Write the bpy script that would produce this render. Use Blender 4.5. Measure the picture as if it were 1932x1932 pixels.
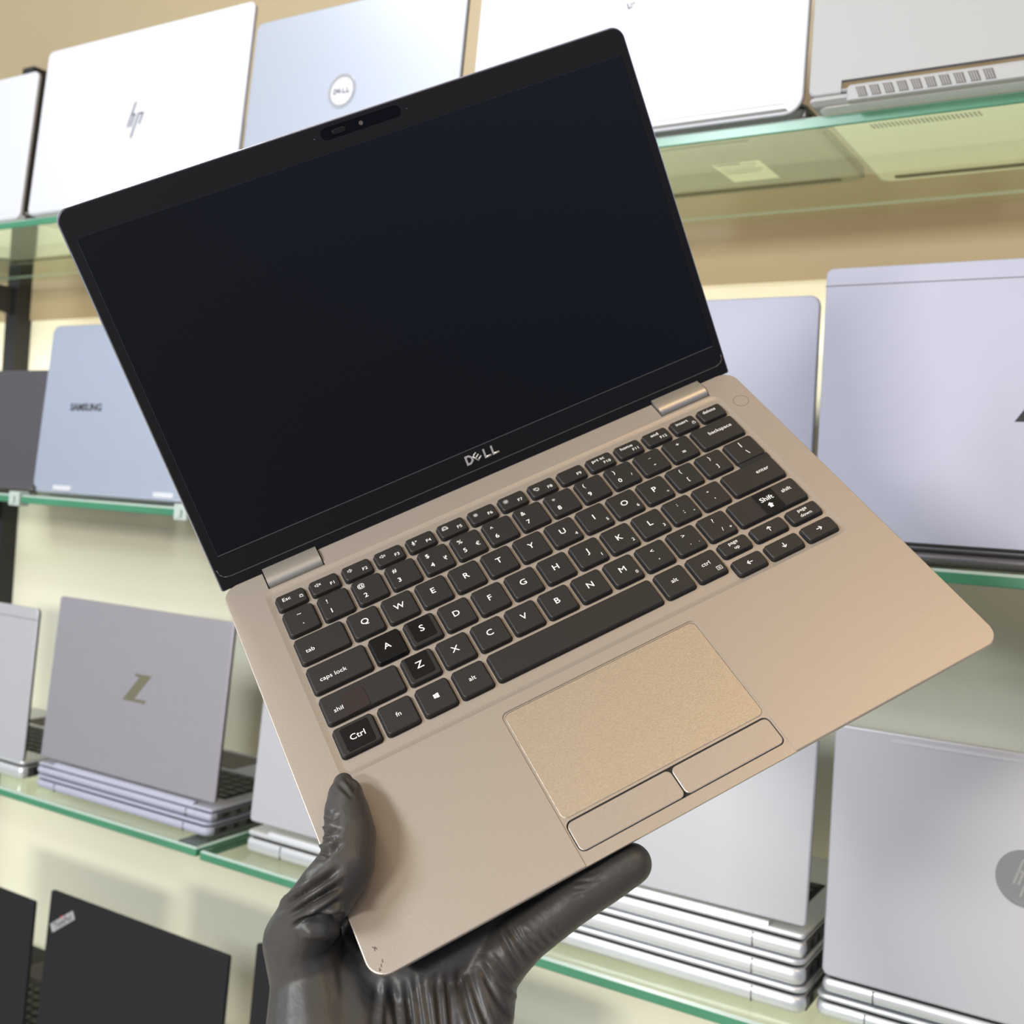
import bpy, bmesh, math, random
import numpy as np
from mathutils import Matrix, Vector
random.seed(7)
for o in list(bpy.data.objects): bpy.data.objects.remove(o)
SC = bpy.context.scene
COL = SC.collection

# ------------------------------------------------------------------ camera, world, lights, exposure
EYE = Vector((0.0, 0.0, 1.5))
cam_d = bpy.data.cameras.new('camera')
cam_d.sensor_fit = 'HORIZONTAL'; cam_d.sensor_width = 36.0
cam_d.lens = 36.0*2079.08/1932.0
cam_d.shift_x = -36.88/1932.0
cam_d.shift_y = -102.74/1932.0
cam_d.clip_start = 0.01
cam_d.dof.use_dof = True
cam_d.dof.focus_distance = 0.50
cam_d.dof.aperture_fstop = 15.0
cam = bpy.data.objects.new('camera', cam_d); COL.objects.link(cam)
RWC = [[0.8546603852, 0.5162333228, 0.0553062606], [0.0319379147, 0.0540474548, -0.9980274757], [-0.5182042026, 0.8547409134, 0.0297048027]]
m = Matrix.Identity(4)
for r in range(3):
    m[r][0] = RWC[0][r]; m[r][1] = -RWC[1][r]; m[r][2] = -RWC[2][r]; m[r][3] = EYE[r]
cam.matrix_world = m
SC.camera = cam
vs = SC.view_settings
vs.view_transform = 'Standard'; vs.look = 'None'; vs.gamma = 1.0; vs.use_curve_mapping = False
vs.exposure = 0.0

w = bpy.data.worlds.new('showroom_ambience'); SC.world = w; w.use_nodes = True
nt = w.node_tree; nt.nodes.clear()
out = nt.nodes.new('ShaderNodeOutputWorld'); bg = nt.nodes.new('ShaderNodeBackground')
tc = nt.nodes.new('ShaderNodeTexCoord'); sep = nt.nodes.new('ShaderNodeSeparateXYZ')
mr = nt.nodes.new('ShaderNodeMapRange'); ramp = nt.nodes.new('ShaderNodeValToRGB')
nt.links.new(tc.outputs['Generated'], sep.inputs[0]); nt.links.new(sep.outputs['Z'], mr.inputs['Value'])
mr.inputs['From Min'].default_value = -1; mr.inputs['From Max'].default_value = 1
nt.links.new(mr.outputs[0], ramp.inputs[0]); mr2 = nt.nodes.new('ShaderNodeMapRange'); mr2.inputs['From Min'].default_value = 0.2; mr2.inputs['From Max'].default_value = 0.8; mr2.inputs['To Min'].default_value = 1.0; mr2.inputs['To Max'].default_value = 0.5
mr2.inputs['To Min'].default_value = 0.0; mr2.inputs['To Max'].default_value = 1.0
tint = nt.nodes.new('ShaderNodeMix'); tint.data_type = 'RGBA'; tint.inputs[6].default_value = (1, 1, 1, 1); tint.inputs[7].default_value = (0.50, 0.60, 0.85, 1)
mulc = nt.nodes.new('ShaderNodeVectorMath'); mulc.operation = 'MULTIPLY'   # the far right side of the shop is darker
nt.links.new(sep.outputs['X'], mr2.inputs['Value']); nt.links.new(ramp.outputs[0], mulc.inputs[0]); nt.links.new(mr2.outputs[0], tint.inputs[0]); nt.links.new(tint.outputs[2], mulc.inputs[1])
nt.links.new(mulc.outputs[0], bg.inputs[0]); nt.links.new(bg.outputs[0], out.inputs[0])
WORLD_RAMP = [(0.0, (0.46, 0.45, 0.41)), (0.40, (0.44, 0.43, 0.42)), (0.53, (0.58, 0.63, 0.78)), (0.66, (1.05, 1.10, 1.22)), (0.82, (0.85, 0.78, 0.66)), (1.0, (0.95, 0.72, 0.46))]
cr = ramp.color_ramp
while len(cr.elements) < len(WORLD_RAMP): cr.elements.new(0.5)
for e, (p, c) in zip(cr.elements, WORLD_RAMP): e.position = p; e.color = (*c, 1)
bg.inputs[1].default_value = 0.62

def area(name, loc, target, sx, sy, power, color):
    d = bpy.data.lights.new(name, 'AREA'); d.shape = 'RECTANGLE'; d.size = sx; d.size_y = sy; d.energy = power; d.color = color
    o = bpy.data.objects.new(name, d); COL.objects.link(o)
    o.location = loc
    o.rotation_euler = (Vector(target)-Vector(loc)).to_track_quat('-Z', 'Y').to_euler()
    return o
area('ceiling_panel_light', (-1.7, -2.2, 2.75), (-0.7, 0.9, 1.3), 0.9, 0.5, 84, (0.90, 0.95, 1.0))
area('far_panel_light', (-0.55, -2.7, 2.0), (-0.7, 0.9, 1.6), 0.7, 0.25, 72, (1.0, 0.95, 0.86))
area('overhead_light', (-1.15, 0.28, 2.7), (-0.15, 0.4, 1.4), 0.3, 0.3, 8.5, (1.0, 0.96, 0.92))
area('warm_ceiling_light', (0.70, 0.0, 2.9), (0.1, 0.6, 1.2), 0.8, 0.8, 11, (1.0, 0.68, 0.36))
area('hidden_fill_light', (-0.95, 1.13, 1.60), (-0.95, 1.17, 2.4), 2.1, 0.02, 1.9, (1.0, 0.86, 0.58))  # unseen fill added behind the lids to brighten wall and laptop undersides
area('wall_warming_fill_light', (-0.75, 1.10, 2.42), (-0.75, 1.22, 1.7), 3.2, 0.03, 0.25, (1.0, 0.66, 0.30))  # unseen fill added above the top row to warm the wall

# ------------------------------------------------------------------ materials
def mat(name, col, rough=0.5, metal=0.0, spec=0.5, bump=None, var=None, coat=0.0):
    M = bpy.data.materials.new(name); M.use_nodes = True
    n = M.node_tree; b = n.nodes['Principled BSDF']
    b.inputs['Base Color'].default_value = (*col, 1); b.inputs['Roughness'].default_value = rough
    b.inputs['Metallic'].default_value = metal; b.inputs['Specular IOR Level'].default_value = spec
    b.inputs['Coat Weight'].default_value = coat
    if bump or var:
        t = n.nodes.new('ShaderNodeTexCoord'); nz = n.nodes.new('ShaderNodeTexNoise')
        sc, st = bump if bump else (var[0], 0)
        nz.inputs['Scale'].default_value = sc; nz.inputs['Detail'].default_value = 3
        n.links.new(t.outputs['Object'], nz.inputs['Vector'])
        if bump:
            bp = n.nodes.new('ShaderNodeBump'); bp.inputs['Strength'].default_value = st; bp.inputs['Distance'].default_value = 0.0002
            n.links.new(nz.outputs[0], bp.inputs['Height']); n.links.new(bp.outputs[0], b.inputs['Normal'])
        if var:
            nz2 = n.nodes.new('ShaderNodeTexNoise'); nz2.inputs['Scale'].default_value = var[0]; nz2.inputs['Detail'].default_value = 4
            n.links.new(t.outputs['Object'], nz2.inputs['Vector'])
            mx = n.nodes.new('ShaderNodeMix'); mx.data_type = 'RGBA'
            mx.inputs[6].default_value = (*[c*(1-var[1]) for c in col], 1); mx.inputs[7].default_value = (*[min(1, c*(1+var[1])) for c in col], 1)
            n.links.new(nz2.outputs[0], mx.inputs[0]); n.links.new(mx.outputs[2], b.inputs['Base Color'])
    return M
M = {}
M['alu'] = mat('bead_blasted_aluminium', (0.375, 0.335, 0.295), 0.42, 0.55, bump=(2300, 0.28), var=(1800, 0.13))
M['pad'] = mat('touchpad_satin', (0.42, 0.36, 0.285), 0.40, 0.60, bump=(1700, 0.7), var=(1400, 0.22))
M['alu_edge'] = mat('polished_edge', (0.75, 0.75, 0.75), 0.25, 0.9)
M['hinge'] = mat('hinge_metal', (0.42, 0.40, 0.36), 0.42, 0.8)
M['key'] = mat('key_plastic', (0.014, 0.013, 0.0125), 0.5, 0, 0.4, bump=(3000, 0.12))
M['key_dark'] = mat('key_plastic_new', (0.003, 0.003, 0.0033), 0.42, 0, 0.25)
M['sticker'] = mat('sticker_black', (0.004, 0.004, 0.005), 0.38, 0, 0.25)
M['sticker_brown'] = mat('sticker_brown', (0.020, 0.012, 0.011), 0.6, 0, 0.3)
M['legend'] = mat('legend_white', (0.78, 0.78, 0.76), 0.6)
M['legend_dim'] = mat('legend_gold', (0.50, 0.43, 0.36), 0.5)
M['gap'] = mat('dark_gap', (0.006, 0.006, 0.006), 0.8)
M['groove'] = mat('groove_grey', (0.10, 0.09, 0.085), 0.7)
M['bezel'] = mat('matte_bezel', (0.0045, 0.0043, 0.0052), 0.42, 0, 0.3, bump=(2500, 0.25))
M['screen'] = mat('matte_screen', (0.0015, 0.0017, 0.0030), 0.30, 0, 0.42, bump=(2500, 0.12))
M['shutter'] = mat('shutter_gloss', (0.0015, 0.0015, 0.003), 0.3, 0, 0.2)
M['logo'] = mat('logo_silver', (0.50, 0.49, 0.47), 0.4, 0.4)
M['trim'] = mat('bezel_line', (0.09, 0.08, 0.085), 0.4)
M['scratch'] = mat('scratch_dark', (0.10, 0.085, 0.07), 0.8)
M['silver'] = mat('silver_lid', (0.43, 0.44, 0.47), 0.44, 0.35, var=(30, 0.02))
M['white'] = mat('white_silver_lid', (0.50, 0.515, 0.56), 0.5, 0.08, var=(30, 0.01))
M['bluesilver'] = mat('blue_silver_lid', (0.39, 0.44, 0.54), 0.38, 0.5, var=(30, 0.02))
M['steelblue'] = mat('steel_blue_lid', (0.33, 0.365, 0.435), 0.4, 0.4)
M['emblem'] = mat('emblem_grey', (0.09, 0.09, 0.12), 0.8, 0, 0.1)
M['lidgrey'] = mat('cool_grey_lid', (0.50, 0.51, 0.56), 0.42, 0.4)
M['body'] = mat('silver_body', (0.62, 0.64, 0.67), 0.36, 0.55)
M['lavender'] = mat('lavender_silver_lid', (0.345, 0.355, 0.445), 0.6, 0.05, 0.3, var=(30, 0.02))
M['zgrey'] = mat('grey_aluminium_lid', (0.31, 0.30, 0.335), 0.42, 0.45, var=(60, 0.03))
M['palegrey'] = mat('pale_grey_plastic', (0.31, 0.32, 0.33), 0.55, 0.0)
M['black'] = mat('black_shell', (0.006, 0.006, 0.008), 0.55, 0, 0.3, bump=(900, 0.3), var=(700, 0.25))
M['charcoal'] = mat('charcoal_shell', (0.085, 0.08, 0.09), 0.42, 0.4, bump=(900, 0.2), var=(500, 0.15))
M['rubber'] = mat('rubber', (0.02, 0.02, 0.02), 0.8)
M['under'] = mat('underside_grey', (0.15, 0.155, 0.155), 0.55, 0.1)
M['under_pale'] = mat('underside_pale', (0.72, 0.75, 0.74), 0.6, 0.0)
M['gold'] = mat('gold_logo', (0.33, 0.31, 0.20), 0.3, 0.8)
M['chrome'] = mat('chrome_logo', (0.92, 0.93, 0.95), 0.12, 1.0)
M['paper'] = mat('paper_label', (0.80, 0.82, 0.76), 0.7)
M['steel'] = mat('black_steel', (0.012, 0.012, 0.012), 0.5)
M['red'] = mat('red_dot', (0.6, 0.05, 0.03), 0.4)
M['clip'] = mat('clear_clip', (0.38, 0.45, 0.42), 0.15)
M['floor'] = mat('floor_tile', (0.62, 0.60, 0.56), 0.4, var=(3, 0.08))

def wall_mat():
    K = mat('cream_wall', (0.74, 0.72, 0.58), 0.55)
    n = K.node_tree; b = n.nodes['Principled BSDF']
    t = n.nodes.new('ShaderNodeTexCoord'); nz = n.nodes.new('ShaderNodeTexNoise'); nz.inputs['Scale'].default_value = 2.2; nz.inputs['Detail'].default_value = 2
    mx = n.nodes.new('ShaderNodeMix'); mx.data_type = 'RGBA'
    mx.inputs[6].default_value = (0.74, 0.71, 0.56, 1); mx.inputs[7].default_value = (0.82, 0.79, 0.63, 1)
    n.links.new(t.outputs['Object'], nz.inputs['Vector']); n.links.new(nz.outputs[0], mx.inputs[0]); n.links.new(mx.outputs[2], b.inputs['Base Color'])
    return K
M['wall'] = wall_mat()
M['warm_light_tan'] = mat('painted_warm_light', (0.37, 0.300, 0.180), 0.5, var=(2.5, 0.06))  # tan tone stands in for warm light on the upper wall

def glass_mat():
    K = bpy.data.materials.new('shelf_glass'); K.use_nodes = True; n = K.node_tree; n.nodes.clear()
    o = n.nodes.new('ShaderNodeOutputMaterial'); mx = n.nodes.new('ShaderNodeMixShader'); tr = n.nodes.new('ShaderNodeBsdfTransparent')
    gl = n.nodes.new('ShaderNodeBsdfGlossy'); lw = n.nodes.new('ShaderNodeLayerWeight'); lw.inputs[0].default_value = 0.5
    pw = n.nodes.new('ShaderNodeMath'); pw.operation = 'POWER'; pw.inputs[1].default_value = 5.0
    fr = n.nodes.new('ShaderNodeMath'); fr.operation = 'MULTIPLY_ADD'; fr.inputs[1].default_value = 0.90; fr.inputs[2].default_value = 0.035
    n.links.new(lw.outputs['Facing'], pw.inputs[0]); n.links.new(pw.outputs[0], fr.inputs[0])
    tr.inputs[0].default_value = (0.94, 0.97, 0.91, 1); gl.inputs['Roughness'].default_value = 0.03; gl.inputs[0].default_value = (0.9, 1, 0.93, 1)
    n.links.new(fr.outputs[0], mx.inputs[0]); n.links.new(tr.outputs[0], mx.inputs[1]); n.links.new(gl.outputs[0], mx.inputs[2]); n.links.new(mx.outputs[0], o.inputs[0])
    return K
M['glass'] = glass_mat()
M['glass_bevel_highlight'] = mat('glass_bevel_highlight', (0.34, 0.44, 0.40), 0.25, 0.0, 0.6)  # highlight along the top bevel painted as a paler colour
M['glass_edge'] = mat('glass_edge', (0.045, 0.19, 0.105), 0.28, 0.0, 0.5, var=(9, 0.35))

def glove_mat():
    K = mat('black_nitrile', (0.040, 0.038, 0.036), 0.47, 0, 0.45)
    n = K.node_tree; b = n.nodes['Principled BSDF']
    t = n.nodes.new('ShaderNodeTexCoord')
    a = n.nodes.new('ShaderNodeTexNoise'); a.inputs['Scale'].default_value = 42; a.inputs['Detail'].default_value = 4; a.inputs['Distortion'].default_value = 0.8
    c = n.nodes.new('ShaderNodeTexNoise'); c.inputs['Scale'].default_value = 900; c.inputs['Detail'].default_value = 2
    b1 = n.nodes.new('ShaderNodeBump'); b1.inputs['Strength'].default_value = 0.5; b1.inputs['Distance'].default_value = 0.002
    b2 = n.nodes.new('ShaderNodeBump'); b2.inputs['Strength'].default_value = 0.12; b2.inputs['Distance'].default_value = 0.0003
    n.links.new(t.outputs['Object'], a.inputs['Vector']); n.links.new(t.outputs['Object'], c.inputs['Vector'])
    n.links.new(a.outputs[0], b1.inputs['Height']); n.links.new(c.outputs[0], b2.inputs['Height'])
    n.links.new(b1.outputs[0], b2.inputs['Normal']); n.links.new(b2.outputs[0], b.inputs['Normal'])
    return K
M['glove'] = glove_mat()

# ------------------------------------------------------------------ mesh helpers
def finish(me, ang=35):
    me.polygons.foreach_set('use_smooth', [True]*len(me.polygons))
    me.set_sharp_from_angle(angle=math.radians(ang))
    big = max((p.area for p in me.polygons), default=0)
    me.polygons.foreach_set('use_smooth', [ang > 20 and (len(p.vertices) <= 6 and p.area < big*0.5 or len(p.vertices) == 3) for p in me.polygons]); me.update()
def obj(name, bm, material, parent=None, ang=35, matrix=None):
    bmesh.ops.recalc_face_normals(bm, faces=bm.faces)
    me = bpy.data.meshes.new(name); bm.to_mesh(me); bm.free()
    for k in (material if isinstance(material, (list, tuple)) else [material]): me.materials.append(M[k])
    finish(me, ang)
    o = bpy.data.objects.new(name, me); COL.objects.link(o)
    if matrix is not None: o.matrix_local = matrix
    if parent: o.parent = parent
    return o
def thing(name, label, cat, mtx, group=None):
    o = bpy.data.objects.new(name, None); COL.objects.link(o); o.matrix_world = mtx; o.empty_display_size = 0.02
    o['label'] = label; o['category'] = cat
    if group: o['group'] = group
    return o
def tag(o, label, cat, group=None):
    o['label'] = label; o['category'] = cat
    if group: o['group'] = group
    return o
def rr(x0, y0, x1, y1, r, n=6, rb=None):
    r = max(1e-5, min(r, (x1-x0)/2-1e-6, (y1-y0)/2-1e-6)); p = []
    q = r if rb is None else min(rb, r)
    for cx, cy, a, r in ((x1-r, y1-r, 0, r), (x0+r, y1-r, 90, r), (x0+q, y0+q, 180, q), (x1-q, y0+q, 270, q)):
        for k in range(n+1):
            t = math.radians(a+90*k/n); p.append((cx+r*math.cos(t), cy+r*math.sin(t)))
    return p
def loft(bm, rings, mi=0, caps=True):
    vr = [[bm.verts.new(p) for p in ring] for ring in rings]; n = len(vr[0])
    for a, b in zip(vr, vr[1:]):
        for i in range(n):
            f = bm.faces.new((a[i], a[(i+1) % n], b[(i+1) % n], b[i])); f.material_index = mi
    if caps:
        bm.faces.new(vr[0][::-1]).material_index = mi; bm.faces.new(vr[-1]).material_index = mi
    return bm
def slab(bm, x0, y0, x1, y1, r, prof, n=6, mi=0, rb=None):
    """stack of rounded rectangles: prof is [(inset, z), ...]"""
    rings = [[(x, y, z) for x, y in rr(x0+i, y0+i, x1-i, y1-i, max(r-i, 1e-5), n, rb)] for i, z in prof]
    return loft(bm, rings, mi)
def box(bm, x0, x1, y0, y1, z0, z1, mi=0):
    return loft(bm, [[(x0, y0, z), (x1, y0, z), (x1, y1, z), (x0, y1, z)] for z in (z0, z1)], mi)
def xcyl(bm, x0, x1, y, z, r, n=20, e=0.0004):
    def ring(x, q): return [(x, y+q*math.cos(2*math.pi*k/n), z+q*math.sin(2*math.pi*k/n)) for k in range(n)]
    return loft(bm, [ring(x0, r-e), ring(x0+e, r), ring(x1-e, r), ring(x1, r-e)])
def prism(bm, pts, z0, z1, mi=0):
    return loft(bm, [[(x, y, z) for x, y in pts] for z in (z0, z1)], mi)
def stroke(bm, pts, wd, z0, z1):
    for (xa, ya), (xb, yb) in zip(pts, pts[1:]):
        L = math.hypot(xb-xa, yb-ya) or 1e-9; ux, uy = (xb-xa)/L*wd/2, (yb-ya)/L*wd/2
        prism(bm, [(xa-ux+uy, ya-uy-ux), (xb+ux+uy, yb+uy-ux), (xb+ux-uy, yb+uy+ux), (xa-ux-uy, ya-uy+ux)], z0, z1)
_tc = {}
def text_mesh(s, bold=0.0):
    if (s, bold) not in _tc:
        c = bpy.data.curves.new('t', 'FONT'); c.body = s; c.align_x = 'CENTER'; c.align_y = 'CENTER'; c.size = 1.0; c.offset = bold; c.resolution_u = 3
        o = bpy.data.objects.new('t', c); COL.objects.link(o)
        dg = bpy.context.evaluated_depsgraph_get()
        me = bpy.data.meshes.new_from_object(o.evaluated_get(dg))
        bpy.data.objects.remove(o); _tc[(s, bold)] = ([v.co[:2] for v in me.vertices], [tuple(p.vertices) for p in me.polygons])
        bpy.data.meshes.remove(me)
    return _tc[(s, bold)]
def put_text(bm, s, size, x, y, z, bold=0.012, sx=1.0, rot=0.0):
    vv, ff = text_mesh(s, bold)
    if not vv: return
    xs = [v[0] for v in vv]; ys = [v[1] for v in vv]
    cx, cy = (min(xs)+max(xs))/2, (0.36 if len(s) > 1 or s.isalnum() else (min(ys)+max(ys))/2)
    cy = (min(ys)+max(ys))/2 if not s.islower() else cy - 0.02
    if s.islower(): cy = min(ys)+0.27 if not any(ch in s for ch in 'pgy') else min(ys)+0.45
    c, q = math.cos(rot), math.sin(rot)
    vs_ = []
    for v in vv:
        a, b = (v[0]-cx)*size*sx, (v[1]-cy)*size
        vs_.append(bm.verts.new((x+a*c-b*q, y+a*q+b*c, z)))
    for f in ff:
        try: bm.faces.new([vs_[i] for i in f])
        except ValueError: pass
def cut(o, cutters):
    for c in cutters:
        md = o.modifiers.new('cut', 'BOOLEAN'); md.operation = 'DIFFERENCE'; md.object = c; md.solver = 'EXACT'
    bpy.context.view_layer.update()
    dg = bpy.context.evaluated_depsgraph_get()
    me = bpy.data.meshes.new_from_object(o.evaluated_get(dg)); old = o.data
    o.modifiers.clear(); o.data = me; bpy.data.meshes.remove(old)
    for c in cutters: bpy.data.objects.remove(c)
    finish(me, 30)
def basis(xa, ya, za, org):
    q = Matrix.Identity(4)
    for r in range(3): q[r][0] = xa[r]; q[r][1] = ya[r]; q[r][2] = za[r]; q[r][3] = org[r]
    return q

# ------------------------------------------------------------------ setting
S = 0.88
def W3(x, y, z): return Vector((x*S, y*S, z*S+EYE[2]))
YW = 1.375*S
bm = bmesh.new(); box(bm, -3.4, 1.4, YW, YW+0.12, -0.0, 3.1)
o = obj('wall_back', bm, 'wall'); o['kind'] = 'structure'
bm = bmesh.new(); box(bm, -3.4, 1.4, -3.2, YW, -0.1, 0.0)
o = obj('floor', bm, 'floor'); o['kind'] = 'structure'

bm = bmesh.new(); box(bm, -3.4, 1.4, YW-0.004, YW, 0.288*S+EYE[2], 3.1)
o = obj('warm_light_panel', bm, 'warm_light_tan'); o['kind'] = 'structure'  # sheet added over the cream wall, warm light put into its colour
ZA, ZB, ZC, ZD = 0.364, -0.048, -0.475, -0.886
def post(x, top, lab):
    t = thing('shelf_post', lab, 'post', Matrix.Translation((x*S, YW, 0)), 'black upright posts against the wall')
    bm = bmesh.new(); box(bm, -0.016, 0.016, -0.030, -0.0005, 0.001, top)
    obj('upright', bm, 'steel', t)
    for z in (ZA, ZB, ZC, ZD):
        zz = z*S+EYE[2]-0.012
        bm = bmesh.new()
        prof = [(-0.030, zz), (-0.300, zz), (-0.300, zz-0.012), (-0.030, zz-0.048)]
        loft(bm, [[(q, y, z2-0.0) for y, z2 in prof] for q in (-0.006, 0.006)])
        obj('shelf_bracket', bm, 'steel', t)
post(-2.056, 0.80*S+EYE[2], 'black slotted steel shelf post near the left edge')
post(-1.135, 0.80*S+EYE[2]-0.02, 'black steel shelf post mostly hidden behind the held laptop')
def shelf(x0, x1, z, lab):
    t = 0.0105
    bm = bmesh.new()
    slab(bm, 0, 0, (x1-x0)*S, 0.317*S, 0.002, [(0.0010, -t), (0, -t+0.0010), (0, -0.0022), (0.0022, 0)], 2, mi=1)
    for f in bm.faces:
        f.normal_update()
        if abs(f.normal.z) > 0.95: f.material_index = 0
        elif f.calc_center_median().y > 0.316*S: f.material_index = 0
        elif f.calc_center_median().z > -0.0021: f.material_index = 2
    o = obj('glass_shelf', bm, ['glass', 'glass_edge', 'glass_bevel_highlight'], None, 30); o.location = W3(x0, 1.0, z)
    tag(o, lab, 'shelf', 'green-edged glass shelves')
shelf(-2.5, -1.118, ZA, 'glass shelf under the top row of laptops at the left edge of the photo')
shelf(-1.114, 0.5, ZA, 'glass shelf under the top row of laptops right of the held screen')
shelf(-2.5, -1.118, ZB, 'glass shelf under the blue-silver laptop with dark lettering')
shelf(-1.114, 0.5, ZB, 'glass shelf under the large lavender-silver laptop at right')
shelf(-2.5, -1.070, ZC, 'glass shelf under the grey laptop with the gold letter emblem')
shelf(-1.064, 0.5, ZC-0.002, 'glass shelf carrying the stacks of silver laptops behind the glove')
shelf(-2.5, 0.5, ZD, 'lowest glass shelf, holding the black laptops')
for x, z, lab in ((-1.49, ZB, 'clear clip on the shelf edge below the blue-silver laptop, at left'), (-1.135, ZB, 'clear clip on the shelf edge beside the lower left corner of the held screen')):
    bm = bmesh.new()
    slab(bm, -0.011, -0.0035, 0.011, 0.012, 0.002, [(0.001, -0.0145), (0, -0.0135), (0, 0.003), (0.001, 0.004)], 3)
    box(bm, -0.004, 0.004, -0.006, -0.003, -0.010, -0.002)
    c = obj('shelf_clip', bm, 'clip'); c.location = W3(x, 0.9995, z); tag(c, lab, 'clip')

# ------------------------------------------------------------------ shelf laptops
def key_grid(bm, x0, x1, y0, y1, z, h=0.0012):
    rows = 6; cols = 14
    for r in range(rows):
        ya = y0+(y1-y0)*r/rows; yb = y0+(y1-y0)*(r+1)/rows-0.0025
        for c in range(cols):
            xa = x0+(x1-x0)*c/cols; xb = x0+(x1-x0)*(c+1)/cols-0.0025
            slab(bm, xa, ya, xb, yb, 0.001, [(0, z), (0.0005, z+h)], 1)
def body(t, w, d, th, mm, feet, r=0.010, seam=(0.83,), top='palm_rest'):
    bm = bmesh.new()
    slab(bm, 0, 0, w, d, r, [(0.006, 0.0012), (0.0022, 0.0022), (0.0006, 0.0045), (0, th*0.36), (0.0006, th*0.56), (0.0022, th*0.66)], 5)
    base = obj('base', bm, mm, t, 60)
    bm = bmesh.new(); slab(bm, 0.004, 0.004, w-0.004, d-0.004, r, [(0, th*0.6), (0, th*0.80)], 4); obj('seam', bm, 'gap', t)
    bm = bmesh.new()
    slab(bm, 0, 0.001, w, d, r, [(0.0026, th*0.76), (0.0004, th*0.82), (0, th*0.90), (0.0008, th*0.97), (0.002, th)], 5)
    up = obj(top, bm, mm, t, 60)
    bm = bmesh.new()
    for s in seam: box(bm, s*w-0.0004, s*w+0.0004, -0.0002, 0.004, th*0.10, th*0.64)
    if seam: obj('hinge_gap', bm, 'groove', t)
    for q in (0.012, d-0.025)[1-feet:]:
        bm = bmesh.new(); slab(bm, 0.02, q, w-0.02, q+0.010, 0.004, [(0, 0.0), (0, 0.0016)], 3); obj('rubber_foot', bm, 'rubber', t)
    bm = bmesh.new(); slab(bm, w-0.004, 0.010, w+0.0001, d-0.012, 0.0005, [(0.0003, th*0.12), (0, th*0.18), (0, th*0.56), (0.0003, th*0.62)], 2); obj('side_panel', bm, 'charcoal', t)
    for q, wd in ((0.018, 0.011), (0.040, 0.007), (0.060, 0.012)):
        bm = bmesh.new(); box(bm, w-0.0012, w+0.0002, q, q+wd, th*0.22, th*0.52); obj('port', bm, 'gap', t)
    return base, up
def z_logo(bm, x, y, w, h, z):
    P = [(0.40, 1), (1.0, 1), (0.44, 0.10), (0.90, 0.12), (0.86, 0), (0, 0), (0.56, 0.90), (0.36, 0.90)]
    prism(bm, [(x+a*w, y+b*h) for a, b in P], z-0.0002, z+0.0003)
def open_laptop(lab, xl, xr, y, zs, th, ztop, mm, d=0.24, zl=None, lean=4.0, r=0.010, lt=0.005, bez='rubber', seam=(), raise_z=0.0, rest_mm=None, notch=False, body_mm=None, wl=None, group='display laptops standing open on the shelves', logo=None):
    """shelf units in; the lid's outer face looks at the viewer, the base lies behind it on the shelf"""
    w = (xr-xl)*S; d *= S
    t = thing('laptop', lab, 'laptop', Matrix.Translation(W3(xl, y, zs)+Vector((0, 0, raise_z))), group)
    base, up = body(t, w, d, th, body_mm or mm, 0 if notch else 1, r, seam)
    z0 = (zl-zs)*S-raise_z if zl is not None else th+0.002
    h = ((ztop-zs)*S-raise_z-z0)/math.cos(math.radians(lean))
    bm = bmesh.new(); box(bm, 0.02, w-0.02, 0.04, d*0.62, th-0.0005, th+0.0003); kb = obj('keyboard', bm, 'gap', t)
    bm = bmesh.new(); key_grid(bm, 0.022, w-0.022, 0.042, d*0.61, th+0.0003); obj('keys', bm, 'key', kb)
    bm = bmesh.new(); slab(bm, w*0.35, d*0.66, w*0.65, d*0.95, 0.003, [(0, th-0.0002), (0, th+0.0003)], 3); obj('touchpad', bm, 'groove', t)
    bm = bmesh.new(); xcyl(bm, w*0.10, w*0.90, 0.006, th-0.001, 0.0042); obj('hinge', bm, body_mm or mm, t)
    a = math.radians(lean)
    L = basis((1, 0, 0), (0, math.sin(a), math.cos(a)), (0, -math.cos(a), math.sin(a)), (0, 0.0005 if z0 < th else 0.004, z0))
    lw = w if wl is None else wl*S
    bm = bmesh.new()
    slab(bm, 0, 0, lw, h, r, [(0.0006, -lt*0.6), (0, -lt*0.5), (0, -0.0016), (0.0005, -0.0006), (0.0016, 0)], 6)
    lid = obj('lid', bm, mm, t, 60, matrix=L)
    if notch:
        bm = bmesh.new(); box(bm, 0.030*S, lw-0.030*S, -0.01, 0.012*S, -0.02, 0.02); c = obj('c', bm, mm, t, matrix=L); cut(lid, [c])
    y0 = 0.012*S if notch else 0.0005
    bm = bmesh.new(); slab(bm, 0.0005, y0, lw-0.0005, h-0.0005, r, [(0, -lt), (0, -lt*0.6)], 5); obj('bezel', bm, bez, lid)
    bm = bmesh.new(); slab(bm, 0.008, 0.016, lw-0.008, h-0.01, 0.001, [(0, -lt-0.0004), (0, -lt)], 2); obj('screen', bm, 'screen', lid)
    if logo:
        for nm, mk, fn in logo:
            bm = bmesh.new(); fn(bm, lw, h); obj(nm, bm, mk, lid, 20)
    return t, lid, w, d, h
def closed_laptop(lab, xl, xr, y, zs, raise_z, th, mm, d=0.24, r=0.010, seam=(0.83,)):
    t = thing('closed_laptop', lab, 'laptop', Matrix.Translation(W3(xl, y, zs)+Vector((0, 0, raise_z))), 'closed laptops stacked on the shelves')
    body(t, (xr-xl)*S, d*S, th, mm, 1, r, seam, top='lid')
    return t

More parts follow.
